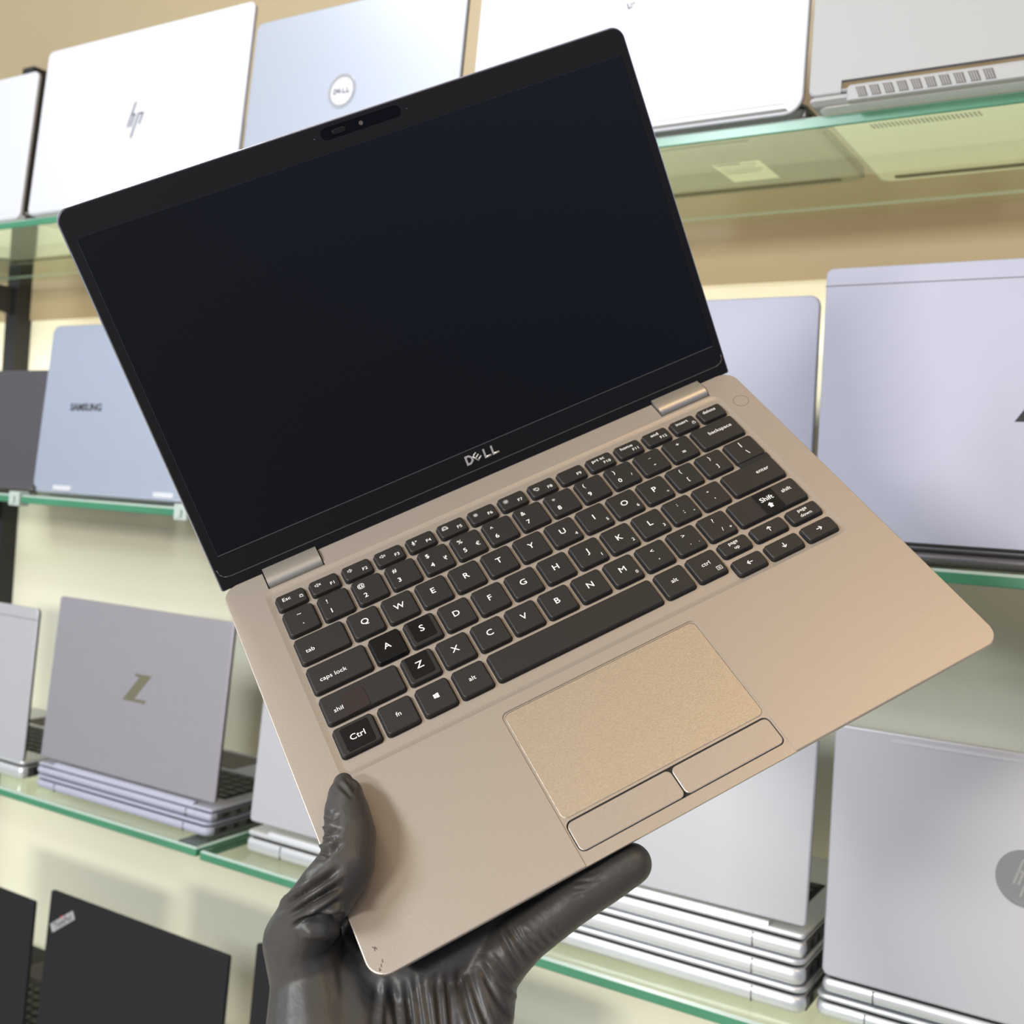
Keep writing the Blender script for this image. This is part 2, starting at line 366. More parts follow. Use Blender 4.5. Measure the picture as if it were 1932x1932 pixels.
def hp_bars(bm, cx, cy, k, z=0.0):
    def bar(x, y0, y1, wd=0.11):
        sl = 0.34
        prism(bm, [(cx+k*(x+y0*sl), cy+k*y0), (cx+k*(x+wd+y0*sl), cy+k*y0), (cx+k*(x+wd+y1*sl), cy+k*y1), (cx+k*(x+y1*sl), cy+k*y1)], z-0.0002, z+0.0002)
    bar(-0.46, -0.32, 0.85); bar(-0.24, -0.32, 0.22); bar(0.03, -0.85, 0.30); bar(0.30, -0.25, 0.30)
    prism(bm, [(cx+k*x, cy+k*y) for x, y in ((-0.30, 0.22), (-0.03, 0.22), (-0.06, 0.30), (-0.28, 0.30))], z-0.0002, z+0.0002)
    prism(bm, [(cx+k*x, cy+k*y) for x, y in ((0.12, 0.22), (0.48, 0.22), (0.46, 0.30), (0.12, 0.30))], z-0.0002, z+0.0002)
def disc(bm, cx, cy, r, z0, z1, n=48): prism(bm, [(cx+r*math.cos(2*math.pi*k/n), cy+r*math.sin(2*math.pi*k/n)) for k in range(n)], z0, z1)
def ringm(bm, cx, cy, r0, r1, z0, z1, n=48):
    A = lambda r, z: [(cx+r*math.cos(2*math.pi*k/n), cy+r*math.sin(2*math.pi*k/n), z) for k in range(n)]
    loft(bm, [A(r0, z0), A(r1, z0), A(r1, z1), A(r0, z1), A(r0, z0)], caps=False)
def dell_letters(bm, x, y, h, z0, z1):
    """four block letters, the second one tilted; x,y = lower left, h = letter height"""
    s = 0.22*h
    def P(pts, dx=0, a=0, sc=1):
        c, q = math.cos(a), math.sin(a)
        prism(bm, [(x+dx+(u*c-v*q)*h*sc, y+(u*q+v*c)*h*sc) for u, v in pts], z0, z1)
    P([(0, 0), (0.2, 0), (0.2, 1), (0, 1)])
    P([(0.2, 0.8), (0.42, 0.8), (0.62, 0.62), (0.62, 0.38), (0.42, 0.2), (0.2, 0.2), (0.2, 0), (0.5, 0), (0.84, 0.30), (0.84, 0.70), (0.5, 1), (0.2, 1)])
    a = math.radians(38)
    ex = [(0, 0), (0.18, 0), (0.18, 0.95), (0, 0.95)]
    dx = 1.30*h
    P(ex, dx, a, 0.88)
    for v in (0.0, 0.385, 0.77): P([(0.1, v), (0.72, v), (0.72, v+0.18), (0.1, v+0.18)], dx, a, 0.88)
    for dx in (2.05*h, 2.95*h):
        P([(0, 0), (0.2, 0), (0.2, 1), (0, 1)], dx); P([(0.2, 0), (0.78, 0), (0.78, 0.2), (0.2, 0.2)], dx)

# top row
open_laptop('white-silver laptop lid with a thick black edge at the far left of the top shelf', -1.90, -1.532, 1.0, ZA, 0.013, 0.598, 'white', zl=0.366, lt=0.009, bez='rubber')
def lg(bm, w, h): hp_bars(bm, (-1.283+1.503)*S, (0.4855-0.366)*S, 0.027)
open_laptop('bright silver laptop with a slanted four-bar emblem, top shelf above the screen corner', -1.503, -1.073, 0.994, ZA, 0.013, 0.6195, 'white', zl=0.3665, bez='palegrey', r=0.009, logo=[('emblem', 'emblem', lg)])
cxD, cyD = (-0.911+1.0715)*S, (0.475-0.3665)*S
open_laptop('blue-grey laptop with a shiny round emblem on the top shelf', -1.0715, -0.734, 1.0, ZA, 0.013, 0.589, 'steelblue', zl=0.3665, bez='rubber',
            logo=[('emblem', 'chrome', lambda bm, w, h: ringm(bm, cxD, cyD, 0.0155, 0.0190, -0.0003, 0.0008)), ('emblem_face', 'white', lambda bm, w, h: disc(bm, cxD, cyD, 0.0153, -0.0003, 0.0004)),
                  ('emblem_letters', 'emblem', lambda bm, w, h: dell_letters(bm, cxD-0.0115, cyD-0.003, 0.0062, 0.0004, 0.0007))])
open_laptop('large white laptop with rounded corners on the top shelf right of the screen', -0.709, -0.3275, 0.992, ZA, 0.013, 0.640, 'white', zl=0.3665, r=0.016, bez='rubber', body_mm='under',
            logo=[('emblem', 'emblem', lambda bm, w, h: [stroke(bm, [(w*0.49, h*0.52), (w*0.495, h*0.50), (w*0.505, h*0.505)], 0.0012, -0.0002, 0.0002), stroke(bm, [(w*0.50, h*0.515), (w*0.512, h*0.52)], 0.0010, -0.0002, 0.0002)])])
t5, lid5, w5, d5, h5 = open_laptop('pale grey laptop with a notched lid over slotted rear vents, top right corner', -0.318, 0.07, 0.978, ZA, 0.013, 0.64, 'palegrey', zl=0.374, lean=3, r=0.006, bez='palegrey', notch=True, d=0.265, body_mm='palegrey')
# rear vent block of that laptop
bm = bmesh.new(); slab(bm, 0.036*S, -0.004, w5-0.036*S, 0.005, 0.003, [(0.001, 0.0002), (0, 0.0009), (0, 0.0112), (0.002, 0.0135)], 3); obj('vent_housing', bm, 'palegrey', t5)
for side in (0, 1):
    bm = bmesh.new(); fb = bmesh.new()
    for k in range(10):
        xa = 0.044*S + k*0.0104 if side == 0 else w5-0.044*S-(k+1)*0.0104
        p = [(xa+0.0032, 0.0022), (xa+0.0104, 0.0022), (xa+0.0076, 0.0102), (xa, 0.0102)]
        loft(bm, [[(x, yy, z) for x, z in p] for yy in (-0.0044, -0.0036)])
        for q in range(4):
            xx = xa+0.003+q*0.0018
            p = [(xx, 0.0026), (xx+0.0006, 0.0026), (xx-0.0022, 0.0096), (xx-0.0028, 0.0096)]
            loft(fb, [[(x, yy, z) for x, z in p] for yy in (-0.0047, -0.0043)])
    vt = obj('rear_vent', bm, 'groove', t5)
    obj('vent_fins', fb, 'palegrey', vt)
# undersides seen through the glass (under faces at z just above the shelf)
def under_parts(t, w, d, pale, label_at, vents):
    bm = bmesh.new(); slab(bm, 0.006, 0.006, w-0.006, d-0.006, 0.010, [(0.001, 0.0006), (0, 0.0012)], 4); obj('bottom_cover', bm, 'under_pale' if pale else 'under', t)
    bm = bmesh.new()
    for (x0, x1, y0, y1, n) in vents:
        for k in range(n):
            xa = x0+(x1-x0)*k/n; prism(bm, [(xa, y0), (xa+(x1-x0)/n*0.45, y0), (xa+(x1-x0)/n*0.45+0.001, y1), (xa+0.001, y1)], 0.0003, 0.0008)
    if vents: obj('vent', bm, 'gap', t)
    if label_at:
        x0, x1, y0, y1 = label_at
        bm = bmesh.new(); box(bm, x0, x1, y0, y1, 0.0003, 0.0008); lb = obj('label_sticker', bm, 'paper', t)
        bm = bmesh.new()
        for k in range(4): box(bm, x0+0.003, x1-0.005-0.004*(k % 2), y0+0.006+k*0.008, y0+0.0075+k*0.008, 0.0001, 0.0004)
        box(bm, x0+0.002, x1-0.02, y0+0.001, y0+0.004, 0.0001, 0.0004)
        obj('print', bm, 'groove', lb)
t4 = [o for o in COL.objects if o.type == 'EMPTY' and o.get('label', '').startswith('large white laptop with')][0]
under_parts(t4, 0.3815*S, 0.24*S, False, (0.215, 0.262, 0.105, 0.165), [])
bm = bmesh.new(); slab(bm, 0.05, 0.045, w5*0.8, 0.050, 0.002, [(0, 0.0001), (0, 0.0007)], 2); obj('rubber_foot', bm, 'rubber', t4)
under_parts(t5, w5, d5, True, None, [(0.029, 0.123, 0.034, 0.045, 26), (0.035, 0.123, 0.058, 0.069, 26), (0.20, 0.30, 0.034, 0.045, 26)])

# middle row
open_laptop('dark grey laptop lid at the left edge beside the blue-silver one', -1.95, -1.574, 1.085, ZB, 0.013, 0.150, 'charcoal', zl=-0.042, lean=5, bez='rubber')
sx0 = (-1.498+1.5625)*S/1.05*1.07
def samsung(bm, w, h): put_text(bm, 'SAMSUNG', 0.0135, 0.092-0.0, h*0.50, 0.0003, 0.03, 1.05)
t, lid, w_, d_, h_ = open_laptop('blue-silver laptop with dark block lettering, left on the middle shelf', -1.556, -1.19, 1.070, ZB, 0.013, 0.2175, 'bluesilver', zl=-0.040, lean=4, r=0.012, bez='rubber', logo=[('lettering', 'rubber', samsung)])
for q in (0.045, 0.245):
    bm = bmesh.new(); slab(bm, q, 0.0, q+0.038, 0.007, 0.001, [(0, 0.0002), (0.0005, 0.0012)], 3); obj('hinge_cover', bm, 'white', lid)
open_laptop('plain lavender-silver laptop lid behind the right edge of the held screen', -0.70, -0.3325, 1.085, ZB, 0.013, 0.2135, 'lavender', lean=1.0, r=0.010, bez='rubber')
def b4logo(bm, w, h): z_logo(bm, (-0.139+0.312)*S*1.0, (0.0845+0.0325)*S*0.99, 0.040, 0.036, 0.0)
t, lid, w_, d_, h_ = open_laptop('large lavender-silver laptop with a top band and black emblem at the right edge', -0.3125, 0.08, 1.038, ZB, 0.0155, 0.2285, 'lavender', zl=-0.0325, lean=1.0, r=0.006, bez='rubber', body_mm='charcoal', logo=[('emblem', 'rubber', b4logo)])
bm = bmesh.new(); box(bm, 0.0, w_, h_-0.0155, h_-0.0148, -0.0012, 0.0002); obj('band_seam', bm, 'groove', lid)
bm = bmesh.new(); box(bm, 0.06, w_-0.06, 0.0005, 0.012, 0.0145, 0.0175); obj('hinge_cover', bm, 'gap', t)

# third row, stacks
t, lid, w_, d_, h_ = open_laptop('white laptop lid with a top band, cut by the left edge on the third shelf', -1.85, -1.4855, 1.036, ZC, 0.026, -0.219, 'silver', zl=-0.4475, r=0.007, lean=2.5, bez='rubber', seam=(), body_mm='body')
bm = bmesh.new(); box(bm, 0.0, w_, h_-0.0155, h_-0.0148, -0.0012, 0.0002); obj('band_seam', bm, 'groove', lid)
closed_laptop('closed lilac-silver laptop under the grey one with the gold emblem', -1.447, -1.083, 1.030, ZC, 0.0, 0.0175, 'lavender', seam=(0.13, 0.87))
def c2logo(bm, w, h): z_logo(bm, (1.442-1.279)*S, (-0.3225+0.4285)*S, 0.047, 0.034, 0.0)
open_laptop('grey laptop with a gold letter emblem standing open on a closed one', -1.442, -1.0795, 1.030, ZC, 0.0160, -0.1955, 'zgrey', zl=-0.4295, lean=4, r=0.004, bez='rubber', seam=(0.87,), raise_z=0.0178, body_mm='lavender', logo=[('emblem', 'gold', c2logo)])
open_laptop('silver laptop directly right of the gold emblem one, behind the thumb', -1.017, -0.672, 1.032, ZC-0.002, 0.0250, -0.19, 'silver', zl=-0.4385, r=0.005, bez='rubber', seam=(0.17, 0.83), body_mm='body')
for k, lab in ((0, 'closed silver laptop at the bottom of the stack right of the gloved finger'), (1, 'closed silver laptop in the middle of the stack right of the gloved finger')):
    closed_laptop(lab, -0.660+0.004*k, -0.299-0.001*k, 1.034-0.002*k, ZC-0.002, 0.0232*k, 0.0230, 'body', seam=(0.14, 0.86))
open_laptop('silver laptop standing open on two closed ones behind the gloved finger', -0.655, -0.300, 1.030, ZC-0.002, 0.0220, -0.145, 'silver', zl=-0.3935, r=0.004, bez='rubber', seam=(0.86,), raise_z=0.0464, body_mm='body')
closed_laptop('closed silver laptop under the wide grey one at the lower right corner', -0.293, 0.07, 1.046, ZC-0.002, 0.0, 0.0200, 'body', seam=(0.13, 0.87))
def c5logo(bm, w, h): ringm(bm, (-0.1165+0.287)*S, (-0.3115+0.4370)*S, 0.0185, 0.0215, -0.0003, 0.0006)
def c5face(bm, w, h): disc(bm, (-0.1165+0.287)*S, (-0.3115+0.4370)*S, 0.0184, -0.0003, 0.0003)
def c5let(bm, w, h): hp_bars(bm, (-0.1165+0.287)*S, (-0.3115+0.4370)*S, 0.0165, 0.0005)
t, lid, w_, d_, h_ = open_laptop('wide grey laptop with a round chrome emblem, lower right corner of the photo', -0.287, 0.08, 1.046, ZC-0.002, 0.0195, -0.2045, 'lidgrey', zl=-0.4360, r=0.006, lean=2.0, bez='rubber', seam=(0.13,), raise_z=0.0203, body_mm='body', logo=[('emblem_ring', 'chrome', c5logo), ('emblem', 'chrome', c5face), ('emblem_bars', 'palegrey', c5let)])
bm = bmesh.new(); slab(bm, 0.046, h_-0.0080, w_-0.046, h_-0.0050, 0.0015, [(0, -0.0004), (0.0003, 0.0004)], 3); obj('lid_ridge', bm, 'white', lid)

# lowest row, black
def tp(bm, w, h): put_text(bm, 'ThinkPad', 0.0110, 0.030, h-0.033, 0.00075, 0.03, 0.95, math.radians(33))
def tpp(bm, w, h):
    c, q = math.cos(math.radians(33)), math.sin(math.radians(33))
    prism(bm, [(0.030+a*c-b*q, h-0.033+a*q+b*c) for a, b in ((-0.024, -0.0055), (0.024, -0.0055), (0.024, 0.0055), (-0.024, 0.0055))], -0.0002, 0.0006)
def tpd(bm, w, h): disc(bm, 0.0275, h-0.0275, 0.0013, 0.0006, 0.0011, 12)
open_laptop('black laptop lid in the bottom left corner of the photo', -1.82, -1.4565, 1.04, ZD, 0.018, -0.650, 'black', r=0.003, lean=2, bez='rubber')
open_laptop('black laptop with a tilted silver name badge on its lid, bottom left', -1.4265, -1.0585, 1.04, ZD, 0.018, -0.6265, 'black', r=0.003, lean=3, bez='rubber', logo=[('badge', 'palegrey', tpp), ('badge_lettering', 'groove', tp), ('badge_dot', 'red', tpd)])
open_laptop('black laptop lid partly hidden behind the gloved hand', -1.013, -0.65, 1.04, ZD, 0.018, -0.598, 'black', r=0.003, lean=3, bez='rubber')

# ------------------------------------------------------------------ the held laptop (frame: mm, x right, y to the hinge, z up from the deck)
RL = [[0.614541, -0.744164, 0.261839], [0.653874, 0.294801, -0.696808], [0.441349, 0.599427, 0.667757]]
OL = Vector((-0.260698, 0.335844, -0.189192))+EYE
LAP = Matrix.Identity(4)
for r in range(3):
    for c in range(3): LAP[r][c] = RL[r][c]
    LAP[r][3] = OL[r]
K = 0.001
WD, DD, PHI, LH = 305.7, 216.0, 2.1568001, 199.0
hero = thing('open_laptop', 'open champagne-grey laptop with a black screen, held up by the gloved hand', 'laptop', LAP)
def mm(prof): return [(a*K, b*K) for a, b in prof]
def sl(bm, x0, y0, x1, y1, r, prof, n=6, rb=None): return slab(bm, x0*K, y0*K, x1*K, y1*K, r*K, mm(prof), n, 0, rb)
def bx(bm, x0, x1, y0, y1, z0, z1): return box(bm, x0*K, x1*K, y0*K, y1*K, z0*K, z1*K)
bm = bmesh.new(); sl(bm, 0, 0, WD, DD, 8.5, [(1.2, -3.0), (0.3, -2.4), (0, -1.4), (0, -0.5), (0.15, -0.15), (0.5, 0)], 10)
deck = obj('deck', bm, 'alu', hero)
# cutters: keyboard well, touchpad tray, hinge notches, power ring
cs = []
def cutter(f):
    b = bmesh.new(); f(b); c = obj('c', b, 'alu', hero); cs.append(c)
cutter(lambda b: sl(b, 18.6, 85.5, 288.6, 203.0, 5, [(2.9, -0.62), (2.4, -0.60), (0.2, -0.06), (-0.6, 0.14), (-1.0, 1.0)], 6))
cutter(lambda b: sl(b, 91.8, -6, 194.0, 79.8, 3.5, [(0.4, -0.55), (-0.2, 1)], 5))
cutter(lambda b: bx(b, 21.8, 52.2, 204.2, 220, -5, 3))
cutter(lambda b: bx(b, 253.2, 285.2, 204.2, 220, -5, 3))
cutter(lambda b: sl(b, 92.9, 5.6, 192.9, 20.6, 3.0, [(0, -1.6), (0, 1)], 5))
cutter(lambda b: sl(b, 93.2, 21.7, 193.0, 78.9, 3.0, [(0, -1.2), (0, 1)], 5))
bpy.context.view_layer.update()
cut(deck, cs); cs = []
bm = bmesh.new(); sl(bm, 93.3, 21.8, 192.9, 78.8, 2.9, [(0, -2), (0, -0.65), (0.25, -0.48)], 5); obj('touchpad', bm, 'pad', hero)['label'] = 'slightly sparkling touchpad surface'
bm = bmesh.new(); sl(bm, 92.95, 5.7, 192.85, 20.5, 2.9, [(0, -2.4), (0, -1.4)], 5); obj('button_gap', bm, 'gap', hero)
bm = bmesh.new(); sl(bm, 93.4, 6.1, 142.9, 19.8, 2.6, [(0, -2), (0, -0.55), (0.3, -0.35)], 5); obj('touchpad_button', bm, 'alu', hero)
bm = bmesh.new(); sl(bm, 143.5, 6.1, 192.4, 19.8, 2.6, [(0, -2), (0, -0.55), (0.3, -0.35)], 5); obj('touchpad_button', bm, 'alu', hero)
bm = bmesh.new(); sl(bm, 0, 0, WD, DD, 8.5, [(30, -15.5), (14, -15.0), (6.5, -10.5), (2.4, -5.0), (1.4, -2.9)], 10); obj('bottom_shell', bm, 'groove', hero, 60)
bm = bmesh.new(); ringm(bm, 297.0*K, 191.4*K, 4.15*K, 4.4*K, -0.02*K, 0.03*K, 40); obj('power_button_ring', bm, 'groove', hero)
bm = bmesh.new(); ringm(bm, 297.0*K, 191.4*K, 0.001*K, 4.1*K, -0.02*K, 0.025*K, 40); obj('power_button', bm, 'alu', hero)
for x0, x1 in ((22.5, 51.5), (254.0, 284.6)):
    bm = bmesh.new()
    n = 16; pr = [(217.5, -4.5), (217.5, 1.6), (212.8, 2.2)]+[(210.2-5.2*math.sin(math.pi*k/n/1.6)+0.0, -3.2+5.3*math.cos(math.pi*k/n/1.6)) for k in range(n+1)]
    loft(bm, [[(x*K, y*K, z*K) for y, z in pr] for x in (x0, x1)])
    obj('hinge', bm, 'hinge', hero)
bm = bmesh.new(); xcyl(bm, 5*K, 300.7*K, 217.5*K, -4.0*K, 3.6*K); obj('hinge_barrel', bm, 'gap', hero)
# scratches near the front left corner
bm = bmesh.new()
for pts in ([(4.6, 12.6), (5.2, 11.6), (5.0, 10.9)], [(5.4, 12.2), (5.9, 11.0)], [(6.2, 6.3), (6.1, 5.4)], [(5.3, 4.9), (5.0, 4.0)], [(4.2, 3.8), (3.9, 3.0), (4.4, 3.0)]):
    stroke(bm, [(x*K, y*K) for x, y in pts], 0.45*K, 0.002*K, 0.012*K)
obj('scratches', bm, 'scratch', hero)

# keys
GAP_AND_SHADE = bmesh.new()
KT = 1.7   # key top height, mm
def key(x0, x1, y0, y1, legends=(), material='key', icon=None, sticker=None):
    bm = bmesh.new()
    sl(bm, x0, y0, x1, y1, 1.9, [(-0.1, -0.6), (-0.05, 0.0), (0.1, 1.15), (0.35, 1.5), (0.75, KT)], 5)
    sl(GAP_AND_SHADE, x0-0.55, y0-0.6, x1+0.4, y1+0.4, 2.2, [(0, -0.61), (0, -0.52)], 5)  # dark opening, widened at lower left to paint shade beside the key
    # shallow dished top
    k = obj('key', bm, material, hero, 28)
    cx, cy = (x0+x1)/2, (y0+y1)/2; zt = KT+0.02
    if sticker:
        dx, dy, sw, sh, smat, rt = sticker
        bm = bmesh.new(); sl(bm, cx+dx-sw/2, cy+dy-sh/2, cx+dx+sw/2, cy+dy+sh/2, 0.9, [(0, KT+0.0), (0, KT+0.22), (0.1, KT+0.28)], 3)
        if rt: bmesh.ops.rotate(bm, verts=bm.verts, cent=((cx+dx)*K, (cy+dy)*K, 0), matrix=Matrix.Rotation(math.radians(rt), 3, 'Z'))
        s = obj('sticker', bm, smat, k); zt = KT+0.32
    if legends or icon:
        bm = bmesh.new()
        for (s, size, dx, dy, *rest) in legends:
            put_text(bm, s, size*K*0.92, (cx+dx)*K, (cy+dy)*K, (zt if rest == [] else rest[0])*K, 0.006 if size > 4 and s != 'M' else 0.0, 1.08)
        if icon: icon(bm, cx, cy, zt)
        obj('legend', bm, 'legend', k)
    return k
def st(bm, pts, cx, cy, z, w=0.28): stroke(bm, [((cx+a)*K, (cy+b)*K) for a, b in pts], w*K, z*K, (z+0.01)*K)
def ic_speaker(n):
    def f(bm, cx, cy, z):
        ox = -3.6; oy = 0.9
        st(bm, [(ox-1.1, oy-0.4), (ox-1.1, oy+0.4), (ox-0.5, oy+0.4), (ox+0.3, oy+1.0), (ox+0.3, oy-1.0), (ox-0.5, oy-0.4), (ox-1.1, oy-0.4)], cx, cy, z, 0.22)
        if n == 0: st(bm, [(ox+0.9, oy-0.5), (ox+1.8, oy+0.5)], cx, cy, z, 0.25); st(bm, [(ox+0.9, oy+0.5), (ox+1.8, oy-0.5)], cx, cy, z, 0.25)
        for q in range(n): st(bm, [(ox+0.8+0.6*q, oy-0.5-0.15*q), (ox+1.05+0.6*q, oy), (ox+0.8+0.6*q, oy+0.5+0.15*q)], cx, cy, z, 0.22)
    return f
def ic_mic(bm, cx, cy, z):
    st(bm, [(-4.0, 1.4), (-4.0, 0.4)], cx, cy, z, 0.7); st(bm, [(-4.8, 0.5), (-4.4, -0.2), (-3.6, -0.2), (-3.2, 0.5)], cx, cy, z, 0.2)
    st(bm, [(-4.0, -0.2), (-4.0, -0.8)], cx, cy, z, 0.2); st(bm, [(-4.5, -0.8), (-3.5, -0.8)], cx, cy, z, 0.2); st(bm, [(-2.7, 0.8), (-2.0, 1.5)], cx, cy, z, 0.2); st(bm, [(-2.7, 1.5), (-2.0, 0.8)], cx, cy, z, 0.2)
def ic_sun(rr_, half=False):
    def f(bm, cx, cy, z):
        ox, oy = -3.6, 0.9
        n = 8
        if half: st(bm, [(ox-1.5, oy-0.8), (ox+1.5, oy-0.8), (ox+1.5, oy-0.3), (ox-1.5, oy-0.3), (ox-1.5, oy-0.8)], cx, cy, z, 0.2)
        for k in range(n):
            a = math.pi*2*k/n if not half else math.pi*k/(n-1)
            st(bm, [(ox+rr_*0.7*math.cos(a), oy+rr_*0.7*math.sin(a)), (ox+rr_*1.3*math.cos(a), oy+rr_*1.3*math.sin(a))], cx, cy, z, 0.2)
        if not half: st(bm, [(ox+0.4*math.cos(a)*rr_, oy+0.4*math.sin(a)*rr_) for a in [k*math.pi/3 for k in range(7)]], cx, cy, z, 0.2)
    return f
def ic_win(bm, cx, cy, z):
    for a, b in ((-1.15, -1.0), (0.1, -1.15), (-1.15, 0.12), (0.1, 0.12)):
        w_ = 1.12 if a < 0 else 1.35; h_ = 1.05 if a < 0 else 1.2
        prism(bm, [((cx+a-0.1)*K, (cy+b)*K), ((cx+a+w_-0.1)*K, (cy+b-0.04)*K), ((cx+a+w_-0.1)*K, (cy+b+h_)*K), ((cx+a-0.1)*K, (cy+b+h_-0.04)*K)], z*K, (z+0.01)*K)
def ic_arrow(a):
    def f(bm, cx, cy, z):
        c, q = math.cos(a), math.sin(a); R = lambda u, v: (u*c-v*q, u*q+v*c)
        st(bm, [R(-1.5, 0), R(1.1, 0)], cx, cy, z, 0.4); st(bm, [R(0.2, 1.0), R(1.2, 0), R(0.2, -1.0)], cx, cy, z, 0.45)
    return f
def ic_lock(dx, dy):
    def f(bm, cx, cy, z):
        st(bm, [(dx-0.8, dy-0.9), (dx+0.8, dy-0.9), (dx+0.8, dy+0.2), (dx-0.8, dy+0.2), (dx-0.8, dy-0.9)], cx, cy, z, 0.2)
        st(bm, [(dx-0.5, dy+0.2), (dx-0.5, dy+0.8), (dx+0.5, dy+0.8), (dx+0.5, dy+0.2)], cx, cy, z, 0.2)
    return f
def ic_menu(bm, cx, cy, z):
    st(bm, [(3.2, -5.6), (5.8, -5.6), (5.8, -3.4), (3.2, -3.4), (3.2, -5.6)], cx, cy, z, 0.2)
    for q in (-5.0, -4.5, -4.0): st(bm, [(3.9, q), (5.1, q)], cx, cy, z, 0.15)
def ic_disp(bm, cx, cy, z):
    st(bm, [(-4.8, 0.0), (-4.8, 1.2), (-3.0, 1.2)], cx, cy, z, 0.2); st(bm, [(-4.2, -0.5), (-2.2, -0.5), (-2.2, 0.8), (-4.2, 0.8), (-4.2, -0.5)], cx, cy, z, 0.2); st(bm, [(-3.7, -1.0), (-2.7, -1.0)], cx, cy, z, 0.2)

HW, HH = 7.85, 7.85
X0, X1, P = 22.5, 284.6, 18.13
YR = dict(b=102.2, z=120.9, a=139.5, q=158.1, n=176.4, f=191.1)
def row(y): return YR[y]-HH, YR[y]+HH
# function row
fn_ = [('Esc', ic_lock(5.0, -0.8)), ('F1', ic_speaker(0)), ('F2', ic_speaker(1)), ('F3', ic_speaker(2)), ('F4', ic_mic), ('F5', ic_sun(1.3, True)), ('F6', ic_sun(0.9)), ('F7', ic_sun(1.1)), ('F8', ic_disp), ('F9', None)]
fp = (X1-X0-15.0)/14
for i in range(15):
    xa = X0+i*fp
    if i < 10:
        s, ic = fn_[i]; lg_ = [(s, 3.4, -2.2, 1.0)] if i == 0 else [(s, 3.0, 3.8, -1.5)]
    else:
        s, u = [('prt sc', 'F10'), ('home', 'F11'), ('end', 'F12'), ('insert', None), ('delete', None)][i-10]; ic = ic_lock(5.2, -1.4) if s == 'insert' else None
        lg_ = [(s, 3.3, -0.6, 1.5)]+([(u, 2.9, 3.3, -1.7)] if u else [])
    key(xa, xa+15.0, YR['f']-4.75, YR['f']+4.75, lg_, icon=ic)
# number row
syms = [('~', '`', None), ('!', '1', None), ('@', '2', None), ('#', '3', None), ('$', '4', '\u20b9'), ('%', '5', '\u20ac'), ('^', '6', None), ('&', '7', None), ('*', '8', None), ('(', '9', None), (')', '0', '/'), ('_', '-', None), ('+', '=', None)]
for i, (s, u, e) in enumerate(syms):
    cx = X0+HW+i*P; ox = 0 if i in (0, 11, 12) else -3.4
    L_ = [(s, 4.0 if s != '_' else 3.4, ox, 3.4 if s != '_' else 2.4), (u, 4.2, ox+0.3, -3.0)]
    if e: L_.append((e, 3.8 if e != '/' else 2.8, 4.4, -2.2))
    key(cx-HW, cx+HW, *row('n'), L_)
key(X0+13*P, X1, *row('n'), [('backspace', 3.6, 2.2, 0.8)])
# q row
key(X0, 57.5-HW-2.4, *row('q'), [('tab', 3.6, -6.5, -1.5)])
sub = {'U': '4', 'I': '5', 'O': '6', 'P': '*', 'J': '1', 'K': '2', 'L': '3', 'M': '0'}
def letters(chars, x0, y):
    for i, ch in enumerate(chars):
        cx = x0+i*P; L_ = [(ch, 5.2, -0.3, 0.3)]; mt = 'key'; stk = None
        if ch in sub: L_.append((sub[ch], 2.9, 5.2, -4.4))
        if ch == 'A': mt = 'key_dark'
        if ch in 'SZ': stk = (-0.2, 0.6, 11.2, 12.6, 'sticker', 0); L_ = [(ch, 5.8, -0.2, 0.8)]
        key(cx-HW, cx+HW, *row(y), L_, mt, sticker=stk)
letters('QWERTYUIOP', 57.5, 'q')
key(57.5+10*P-HW, 57.5+10*P+HW, *row('q'), [('{', 3.6, -0.6, 3.6), ('[', 3.6, 0.4, -3.2)])
key(57.5+11*P-HW, 57.5+11*P+HW, *row('q'), [('}', 3.6, -0.6, 3.6), (']', 3.6, 0.4, -3.2)])
key(57.5+12*P-HW, X1, *row('q'), [('|', 4.6, -0.2, 3.4), ('\\', 4.4, 0.6, -2.8)])
# a row
key(X0, 61.8-HW-2.4, *row('a'), [('caps lock', 3.6, -3.5, -1.8)])
letters('ASDFGHJKL', 61.8, 'a')
key(61.8+9*P-HW, 61.8+9*P+HW, *row('a'), [(':', 3.8, -0.6, 3.2), (';', 3.8, 0.2, -2.6), ('-', 3.4, 5.2, -4.0)])
key(61.8+10*P-HW, 61.8+10*P+HW, *row('a'), [('"', 3.8, -0.6, 2.6), ("'", 3.8, 0.4, -3.0)])
key(61.8+11*P-HW, X1, *row('a'), [('enter', 3.6, 6.2, 0.8)])
# z row
key(X0, 71.0-HW-2.4, *row('z'), [('shift', 3.6, -11.6, -2.2, KT+0.02)], sticker=(-4.2, -1.8, 11.6, 11.4, 'sticker_brown', 2))
letters('ZXCVBNM', 71.0, 'z')
key(71.0+7*P-HW, 71.0+7*P+HW, *row('z'), [('<', 3.8, -0.2, 2.8), (',', 3.8, 0.4, -3.6)])
key(71.0+8*P-HW, 71.0+8*P+HW, *row('z'), [('>', 3.8, -0.2, 2.8), ('.', 3.8, 0.4, -3.6), ('.', 3.0, 5.0, -4.2)])
key(71.0+9*P-HW, 71.0+9*P+HW, *row('z'), [('?', 3.8, -0.4, 3.4), ('/', 3.6, 1.0, -3.6), ('+', 3.0, 5.4, -4.2)])
def ic_up(bm, cx, cy, z): prism(bm, [((cx+a)*K, (cy+b)*K) for a, b in ((-0.9, -4.6), (0.9, -4.6), (0.9, -3.0), (1.7, -3.0), (0, -1.4), (-1.7, -3.0), (-0.9, -3.0))], z*K, (z+0.01)*K)
